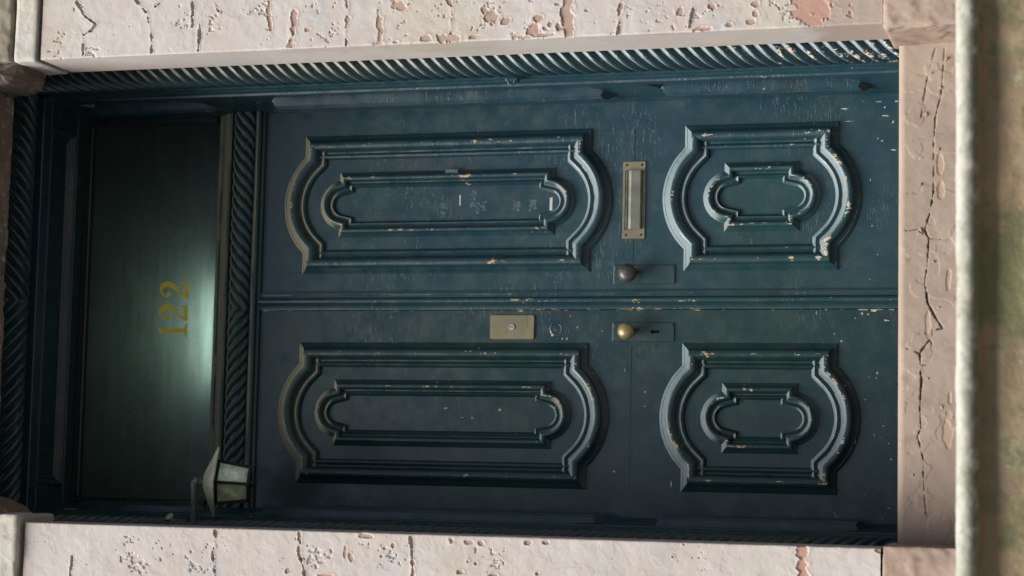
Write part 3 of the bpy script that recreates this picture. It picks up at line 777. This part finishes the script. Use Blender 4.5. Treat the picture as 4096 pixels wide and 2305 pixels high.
# ------------------------------------------------------------------ hall lamp behind the transom (its glow is what the photograph shows)
lamp = thing('hall_lamp', 'lit hall lamp glowing behind the bottom edge of the transom glass', 'lamp', (0.02, 0.95, 2.22))
obj('bulb', MB().lathe((-.06, 1.03, 2.24), (0, 0, 1), [(-.04, .001), (-.035, .015), (-.01, .028), (.01, .028), (.03, .02), (.042, .001)], 16), emis('lit_bulb', (0.72, 1.0, 0.88), 8.0), lamp)
obj('lamp_base', MB().lathe((-.06, 1.03, 2.175), (0, 0, 1), [(-.03, .001), (-.03, .05), (-.01, .05), (.02, .02), (.03, .016), (.03, .001)], 16), DARKM, lamp)
pl = bpy.data.lights.new('hall_light', 'POINT'); pl.energy = 4.2; pl.color = (0.83, 1.0, 0.93); pl.shadow_soft_size = 0.03
plo = bpy.data.objects.new('hall_light', pl); COL.objects.link(plo); plo.parent = lamp
plo.location = (-.06-.02, 1.02-.95, 2.30-2.22)

al = bpy.data.lights.new('hall_tube', 'AREA'); al.shape = 'RECTANGLE'; al.size = 0.32; al.size_y = 0.03; al.energy = 2.2; al.color = (0.88, 1.0, 0.95)
alo = bpy.data.objects.new('hall_tube', al); COL.objects.link(alo); alo.parent = lamp
alo.location = (-.07-.02, .885-.95, 2.262-2.22); alo.rotation_euler = (math.radians(100), 0, PI)
obj('tube', MB().tube([(-.25, .905, 2.240), (.11, .905, 2.240)], .010, 10), emis('tube_glow', (0.82, 1.0, 0.92), 3.0), lamp)
obj('tube_mount', MB().box(-.26, .12, .92, .95, 2.225, 2.245), DARKM, lamp, 0)

# ------------------------------------------------------------------ the double door
YD = 0.742
def torus(c, hw, base, ht, a1):
    return [(c+hw*math.cos(math.radians(a)), base+ht*math.sin(math.radians(a)), .35+.6*max(0, math.sin(math.radians(a)))**6) for a in range(176, a1-1, -12)]
BIG = [(0,0,.1),(0,.003,.5),(.03,.0042,.55),(.095,.0075,.5),(.105,.0068,.1),(.235,.0130,.5)] + [q for q in torus(.435, .205, .0115, .0125, 26) if q[0] > .24] + [(.66,.0118,.75),(.672,.008,.5),(.71,.0060,.1),(.75,.0055,.1),(.79,.0085,.4),(.86,.0112,.75),(.93,.0090,.5),(.97,.004,.2),(1,0,.2)]
SML = [(0,0,.1),(0,.0020,.5),(.22,.0085,.5)] + [q for q in torus(.40, .195, .0075, .0085, 26) if q[0] > .225] + [(.615,.0075,.6),(.635,.0052,.4),(.70,.0048,.1),(.77,.0070,.4),(.86,.0086,.7),(.95,.0050,.4),(1,0,.2)]
def outline(x0, x1, z0, z1, sh, sag, step=.025):
    pts = []
    def line(a, b):
        n = max(1, int(math.hypot(b[0]-a[0], b[1]-a[1])/step))
        for k in range(n): pts.append((a[0]+(b[0]-a[0])*k/n, a[1]+(b[1]-a[1])*k/n))
    def arc(a, b, up):
        c = abs(b[0]-a[0])/2; R = (c*c+sag*sag)/(2*sag); al = math.asin(min(1, c/R))
        if sag > c: al = PI-al
        mx = (a[0]+b[0])/2; n = 26
        for k in range(n):
            t = -al + 2*al*k/n
            if up: pts.append((mx - R*math.sin(t)*(1 if b[0] < a[0] else -1), a[1]+sag-R+R*math.cos(t)))
            else:  pts.append((mx + R*math.sin(t)*(1 if b[0] > a[0] else -1), a[1]-sag+R-R*math.cos(t)))
    line((x0, z0), (x0+sh, z0)); arc((x0+sh, z0), (x1-sh, z0), False); line((x1-sh, z0), (x1, z0))
    line((x1, z0), (x1, z1)); line((x1, z1), (x1-sh, z1)); arc((x1-sh, z1), (x0+sh, z1), True); line((x0+sh, z1), (x0, z1)); line((x0, z1), (x0, z0))
    return np.array(pts)
def moulding(out, width, prof, y, seed):
    n = len(out); e = np.roll(out, -1, 0)-out; e /= np.linalg.norm(e, axis=1, keepdims=True)
    nl = np.stack([-e[:, 1], e[:, 0]], 1); n1 = np.roll(nl, 1, 0)
    m = (n1+nl)/(1+np.sum(n1*nl, 1))[:, None]
    P = []; WR = []
    for i, (u, h, w) in enumerate(prof):
        q = out + m*(u*width)
        j = 0.0011*(fbm(out[:, 0]*30+seed, out[:, 1]*30+i*0.7, seed, 3)-0.5)
        P.append(np.stack([q[:, 0]+j, y-h*1.35-j*(h > 0.001), q[:, 1]+j*0.6], -1))
        # stiles next to the knob and the lower edges have lost most paint
        WR.append(np.full(n, w))
    return MB().grid(P, wrap_v=True, wear=np.array(WR))
def panel(parent, name, x0, x1, z0, z1, seed, inner):
    out = outline(x0, x1, z0, z1, .071, .071)
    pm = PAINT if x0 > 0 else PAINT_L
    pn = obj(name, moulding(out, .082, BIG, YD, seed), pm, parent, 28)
    ix0, ix1, iz0, iz1 = inner
    out2 = outline(ix0, ix1, iz0, iz1, .027, .068, .02)
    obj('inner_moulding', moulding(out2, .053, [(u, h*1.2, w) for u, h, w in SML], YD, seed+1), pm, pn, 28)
    return pn
def flecks(parent, name, items, mat, seed, y=YD):
    rng = random.Random(seed); mb = MB()
    for x, z, rx, rz in items:
        n = 9; mb.prism_y([(x+.8*rx*math.cos(2*PI*k/n)*rng.uniform(.3, 1.25), z+.7*rz*math.sin(2*PI*k/n)*rng.uniform(.3, 1.25)) for k in range(n)], y-.0006, y+.0005)
    o = obj(name, mb, mat, parent, 0); o['kind'] = 'stuff'; return o
doorR = thing('door', 'right leaf of the dark blue double door with letter slot and purplish bronze knob', 'door', (0.335, YD, -0.08), 'leaves of the blue double door')
doorL = thing('door', 'left leaf of the dark blue double door with brass lock plate and yellow brass knob', 'door', (-0.335, YD, -0.08), 'leaves of the blue double door')
def leaf(x0, x1):
    xs = np.linspace(x0, x1, 60); zs = np.linspace(-.086, 2.108, 200)
    X, Z = np.meshgrid(xs, zs, indexing='ij')
    # shallow joint lines between stiles and rails, slightly uneven boards
    Y = YD + 0.0012*(fbm(X*5, Z*3, 41)-0.5)*sstep(0.0, 0.02, np.minimum(X-x0, x1-X))
    edge = MB().grid(np.stack([X, Y, Z], -1), wear=np.where((np.abs(X-x0) < .004) | (np.abs(X-x1) < .004), 1.0, 0.0))
    edge.box(x0, x1, YD+.0012, YD+.045, -.086, 2.108)
    return edge
obj('leaf', leaf(-.0045, .675), PAINT, doorR, 30)
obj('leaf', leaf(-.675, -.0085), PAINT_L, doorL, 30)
for side, dr in ((1, doorR), (-1, doorL)):
    sx = lambda a, b: tuple(sorted((side*a, side*b)))
    x0, x1 = sx(.115, .583); a, b = sx(.238, .457)
    panel(dr, 'raised_panel', x0, x1, .943, 1.942, 50+side*7, (a, b, 1.065, 1.814))
    a, b = sx(.240, .460)
    panel(dr, 'raised_panel', x0, x1, .145, .636, 60+side*7, (a, b, .269, .507))
# astragal covering the meeting joint, on the right leaf
prof = [(.0545, .0, .1), (.0545, .0075, .6), (.046, .0095, .6), (.0415, .0075, .3), (.040, .0055, .1), (.036, .0055, .1), (.033, .010, .3), (.0295, .0160, .6), (.024, .0185, .9), (.018, .0175, .8), (.013, .0130, .5), (.0105, .0085, .3), (.0085, .0065, .1), (.006, .0075, .4), (-.0035, .0075, .75), (-.0062, .0065, 1.2), (-.0066, .0, .8)]
zs = np.arange(-.086, 2.106, .02)
P = [[(x+.0008*(float(vnoise(z*12, i*1.3, 9))-.5), YD-h, z) for i, (x, h, w) in enumerate(prof)] for z in zs]
obj('astragal', MB().grid(P, wear=np.array([[w*(0.55+0.45*float(1-sstep(1.1, 1.5, z)))*(0.5+0.5*float(sstep(0.1, 0.6, z))) for _, _, w in prof] for z in zs])), PAINT, doorR, 30)
# letter slot
ms = obj('letter_slot', MB().box(.221, .472, YD-.0045, YD+.001, .764, .838, .0012), DULLBRASS, doorR, 25)
fp = [(.003, .8265), (.0085, .8255), (.0115, .822), (.0085, .8175), (.0095, .813), (.0120, .808), (.0120, .778), (.009, .7745), (.003, .7740)]
obj('flap', MB().grid([[(x, YD-.0045-h, z) for h, z in fp] for x in np.linspace(.252, .441, 8)]).prism_y([(.252, .774), (.441, .774), (.441, .8265), (.252, .8265)], YD-.0075, YD-.004), FLAPM, ms, 25)
obj('slot_gap', MB().box(.250, .443, YD-.0052, YD-.004, .8268, .8305), BLACK, ms, 0)
for x in (.233, .460):
    for z in (.776, .826): obj('screw_head', MB().lathe((x, YD-.0043, z), (0, -1, 0), [(0, .0045), (.0014, .004), (.0018, 0)], 10), DARKM, ms)
def knob(parent, x, z, mat, R, keyhole):
    k = obj('doorknob', MB().lathe((x, YD-.004, z), (0, -1, 0), [(0, .016), (.004, .016), (.008, .011), (.026, .0095), (.033, .013), (.037, R*.72), (.042, R*.93), (.048, R), (.054, R*.95), (.060, R*.80), (.0645, R*.52), (.0668, R*.22), (.0672, .0005)], 36), mat, parent, 50)
    pl_ = obj('escutcheon', MB().box(x-.0305, x+.0305, YD-.005, YD+.001, .663, .864, .0018), PLATEP, parent, 25)
    for zz in (.672, .856): obj('screw_head', MB().lathe((x+.021, YD-.0048, zz), (0, -1, 0), [(0, .005), (.0016, .0045), (.002, 0)], 10), PLATEP, pl_)
    if keyhole:
        obj('keyhole', MB().prism_y(circ(x+.001, .7335, .0065, .0065), YD-.0062, YD-.004).prism_y([(x-.0025, .7335), (x+.0045, .7335), (x+.0055, .711), (x-.0035, .711)], YD-.0060, YD-.004), BLACK, pl_, 0)
        obj('keyhole_guard', MB().prism_y([(x-.012, .742), (x-.006, .748), (x+.008, .747), (x+.012, .738), (x+.011, .712), (x+.004, .702), (x-.008, .703), (x-.012, .715)], YD-.0056, YD-.004), PLATEP, pl_, 0)
knob(doorR, .1055, .808, BRONZE, .0305, False)
knob(doorL, -.0795, .809, BRASS, .0275, True)
# lock plate with keyway and its engraved word
lp = MB(); pts = []
x0, x1, z0, z1, r = -.1025, -.0245, 1.125, 1.275, .006
for cx, cz, a0 in ((x1-r, z1-r, 0), (x0+r, z1-r, PI/2), (x0+r, z0+r, PI), (x1-r, z0+r, 1.5*PI)):
    pts += [(cx+r*math.cos(a0+t), cz+r*math.sin(a0+t)) for t in np.linspace(0, PI/2, 5)]
lp.prism_y(pts, YD-.0055, YD+.001)
cxx, czz = (x0+x1)/2, (z0+z1)/2
lp.prism_y([(cxx+(x-cxx)*.965, czz+(z-czz)*.982) for x, z in pts], YD-.0068, YD-.005)
lock = obj('lock_plate', lp, DULLBRASS, doorL, 25)
obj('keyway', MB().lathe((-.0635, YD-.0066, 1.200), (0, -1, 0), [(0, .0105), (.003, .0105), (.0038, .0095), (.0039, 0)], 24), STEEL, lock)
obj('key_slit', MB().box(-.0645, -.0625, YD-.0109, YD-.0100, 1.193, 1.207), BLACK, lock, 0)
fc = bpy.data.curves.new('lettering', 'FONT'); fc.body = 'medeco'; fc.size = .0115; fc.extrude = .0003; fc.space_character = 1.15
fo = bpy.data.objects.new('lettering', fc); COL.objects.link(fo)
lm = bpy.data.meshes.new_from_object(fo.evaluated_get(bpy.context.evaluated_depsgraph_get()))
bpy.data.objects.remove(fo); lm.materials.clear(); lm.materials.append(BRASS)
lo = bpy.data.objects.new('lettering', lm); COL.objects.link(lo); lo.parent = lock
lo.location = Vector((-.0685, YD-.0071, 1.148)) - Vector(BASE[doorL.name]); lo.rotation_euler = (PI/2, 0, 0)
# painted-over plugged hole, old joint, flecks of bare primer
obj('plugged_hole', MB().lathe((-.069, YD+.0005, 1.052), (0, -1, 0), [(0, .024), (.0012, .021), (.0016, .018), (-.0006, .015), (.0008, .008), (.0012, 0)], 18), PAINT, doorL, 30)
for k, dr in ((1, doorR), (-1, doorL)):
    for xx, z0, z1 in ((.578, .722, .940), (.121, .722, .940), (.578, 1.950, 2.105), (.121, 1.950, 2.105), (.578, -.085, .140), (.121, -.085, .140)):
        obj('board_joint', MB().box(k*xx-.0007, k*xx+.0007, YD-.0012, YD+.0002, z0, z1), PLATEP, dr, 0)
    obj('board_joint', MB().box(*sorted((k*.122, k*.577)), YD-.0012, YD+.0002, .8022, .8038), PLATEP, dr, 0)
rg = random.Random(12)
fl = [(-.021, .072, .006, .007), (-.024, .054, .004, .005), (-.036, .093, .003, .003), (-.043, -.002, .004, .012), (-.084, .157, .003, .007), (-.107, .135, .005, .005), (-.206, .025, .006, .006), (-.019, .213, .012, .003), (-.47, -.018, .005, .005), (-.396, .033, .003, .005), (-.368, .005, .002, .006), (-.637, .154, .004, .004), (-.647, .148, .003, .003), (-.619, -.013, .003, .013), (-.582, .061, .003, .003), (-.288, .060, .003, .004), (-.421, -.012, .003, .004), (-.221, .027, .003, .003)]
fl += [(rg.uniform(-.66, -.02), rg.uniform(-.06, .12), rg.uniform(.001, .003), rg.uniform(.001, .004)) for _ in range(12)]
flecks(doorL, 'primer_fleck', fl, WHITEP, 3)
fl = [(-.329, 1.422, .003, .010), (-.359, 1.364, .002, .005), (-.36, 1.33, .002, .009), (-.333, 1.237, .006, .010), (-.524, .853, .005, .005), (-.551, .923, .003, .003), (-.270, .756, .004, .004), (-.316, .756, .003, .003), (-.559, .667, .014, .003), (-.101, 1.032, .005, .005), (-.101, 1.016, .004, .005), (-.088, 1.065, .007, .009), (-.064, .982, .006, .002), (-.028, 1.006, .005, .002), (-.2, .822, .012, .0015), (-.076, .9, .003, .003)]
flecks(doorL, 'wood_fleck', fl, CHIPM, 4)
fl = [(.623, .127, .003, .020), (.597, .007, .004, .018), (.642, .024, .002, .020), (.583, .118, .002, .022), (.577, -.021, .006, .006), (.526, .026, .004, .003), (.519, .013, .005, .005), (.396, .048, .004, .003), (.489, -.023, .003, .012), (.642, -.031, .004, .008), (.624, .005, .004, .004)]
fl += [(rg.uniform(.02, .66), rg.uniform(-.06, .14), rg.uniform(.001, .003), rg.uniform(.001, .006)) for _ in range(14)]
flecks(doorR, 'primer_fleck', fl, WHITEP, 5)
# remains of stickers on the tall panel
def scrap(parent, name, items, mat, seed, y=YD-.0002):
    rng = random.Random(seed); mb = MB()
    for x0, x1, z0, z1, dens in items:
        for _ in range(dens):
            x, z = rng.uniform(x0, x1), rng.uniform(z0, z1); a, b = rng.uniform(.002, .007), rng.uniform(.002, .006); n = 7; rot = rng.uniform(0, 3)
            mb.prism_y([(x+a*math.cos(2*PI*k/n+rot)*rng.uniform(.5, 1.2), z+b*math.sin(2*PI*k/n+rot)*rng.uniform(.5, 1.2)) for k in range(n)], y-.0003-rng.random()*.0004, y+.0003)
    return obj(name, mb, mat, parent, 0)
for it in ((.300, .350, 1.425, 1.460, 22), (.335, .395, 1.335, 1.352, 24), (.312, .350, 1.300, 1.335, 20), (.318, .352, 1.180, 1.205, 26), (.318, .352, 1.128, 1.152, 26)):
    scrap(doorR, 'sticker_residue', [it], RESID, int(it[0]*1000+it[2]*77))
obj('sticker', MB().box(.318, .360, YD-.0009, YD+.0003, 1.0735, 1.0825), PAPER, doorR, 0)
obj('sticker', MB().box(.340, .375, YD-.0008, YD+.0003, 1.388, 1.392), PAPER, doorR, 0)
obj('tape_scrap', MB().box(.444, .4585, YD-.0165, YD-.0158, 1.395, 1.438), RESID, doorR, 0)
obj('screw_plug', MB().lathe((.036, YD+.0005, 1.326), (0, -1, 0), [(0, .009), (.0018, .008), (.0012, .005), (.002, 0)], 14), PLATEP, doorR)

# ------------------------------------------------------------------ lantern hanging from a bent pipe at the left
lan = thing('lantern', 'small pyramid roofed lantern with frosted panes hanging from a bent pipe', 'lantern', (-0.70, 0.40, 2.175))
TILT = math.radians(19); EL = Vector((-.582, .395, 2.146))
RT = Matrix.Rotation(TILT, 3, 'X')
LEAN = Matrix.Rotation(math.radians(2.5), 3, 'Y')
def L3(x, y, z): return tuple(EL + RT @ (LEAN @ Vector((x, y, z))))
pipe = MB(); pipe.tube([(-.760, .405, 2.150), (-.62, .399, 2.1485), (-.600, .398, 2.148)], .0105, 12)
pipe.tube([(-.606, .398, 2.148), (-.590, .3965, 2.1475), (-.583, .3955, 2.143), (-.582, .395, 2.134)], .0125, 12)
pipe.tube([L3(0, 0, -.006), L3(0, 0, -.014), L3(0, 0, -.015), L3(0, 0, -.022)], [.0125, .0125, .009, .009], 12)
obj('bracket_pipe', pipe, LPIPE, lan, 50)
zr0, zr1 = -.022, -.068
def diamond(h, z): return [(h, 0, z), (0, -h, z), (-h, 0, z), (0, h, z)]
roof = MB(); rows = [diamond(.004, zr0), diamond(.058, zr0-.023), diamond(.112, zr1), diamond(.112, zr1-.003), diamond(.100, zr1-.003), diamond(.004, zr0-.006)]
roof.grid([[L3(*p) for p in r] for r in rows], wrap_v=True)
obj('roof', roof, LROOF, lan, 20)
rdg = MB()
for k in range(4): rdg.tube([L3(*rows[0][k]), L3(*rows[1][k]), L3(*rows[2][k])], .0022, 6)
obj('roof_seam', rdg, LROOF, lan, 40)
obj('roof_nut', MB().lathe(L3(0, 0, zr0+.002), tuple(RT @ Vector((0, 0, 1))), [(-.004, .016), (.002, .016), (.004, .012), (.008, .011), (.009, .004)], 6), LPIPE, lan, 20)
ht, hb, zt, zb = .068, .053, zr1-.004, zr1-.106
T4, B4 = diamond(ht, zt), diamond(hb, zb)
bars = MB()
for k in range(4):
    bars.tube([L3(*T4[k]), L3(*B4[k])], .0055, 6)
    bars.tube([L3(*T4[k]), L3(*T4[(k+1) % 4])], .006, 6); bars.tube([L3(*B4[k]), L3(*B4[(k+1) % 4])], .006, 6)
bars.tube([L3(0, 0, zb), L3(0, 0, zb-.012), L3(0, 0, zb-.018)], [.012, .009, .003], 8)
bars.grid([[L3(*p) for p in diamond(hb, zb)], [L3(*p) for p in diamond(.001, zb-.001)]], wrap_v=True)
obj('lantern_frame', bars, DARKM, lan, 40)
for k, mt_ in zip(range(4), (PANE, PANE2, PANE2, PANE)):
    a, b, c, d = [Vector(q) for q in (T4[k], T4[(k+1) % 4], B4[(k+1) % 4], B4[k])]
    inn = 0.94
    q = [L3(*(v*1.0-Vector((v.x, v.y, 0))*(1-inn))) for v in (a, b, c, d)]
    q2 = [L3(*(v*1.0-Vector((v.x, v.y, 0))*(1-inn*.97))) for v in (a, b, c, d)]
    obj('pane', MB().add(q+q2, [(0,1,2,3),(7,6,5,4),(0,4,5,1),(1,5,6,2),(2,6,7,3),(3,7,4,0)]), mt_, lan, 0)
obj('bulb', MB().lathe(L3(0, 0, zt-.005), tuple(RT @ Vector((0, 0, -1))), [(0, .010), (.02, .011), (.03, .018), (.05, .024), (.065, .018), (.072, .001)], 16), emis('added_lantern_glow', (0.85, 1.0, 0.9), 1.6), lan)  # emission added only to brighten the panes; the bulb itself is unlit

# pale round button on the left post
btn = MB().lathe((-.7035, .398, 2.228), (.72, -.62, .28), [(-.010, .006), (.004, .006), (.0042, .014), (.008, .0145), (.010, .012), (.011, 0)], 20)
bo = obj('round_button', btn, PALE, None)
tag(bo, 'small pale round button fixed to the rope moulding above the lantern', 'button')
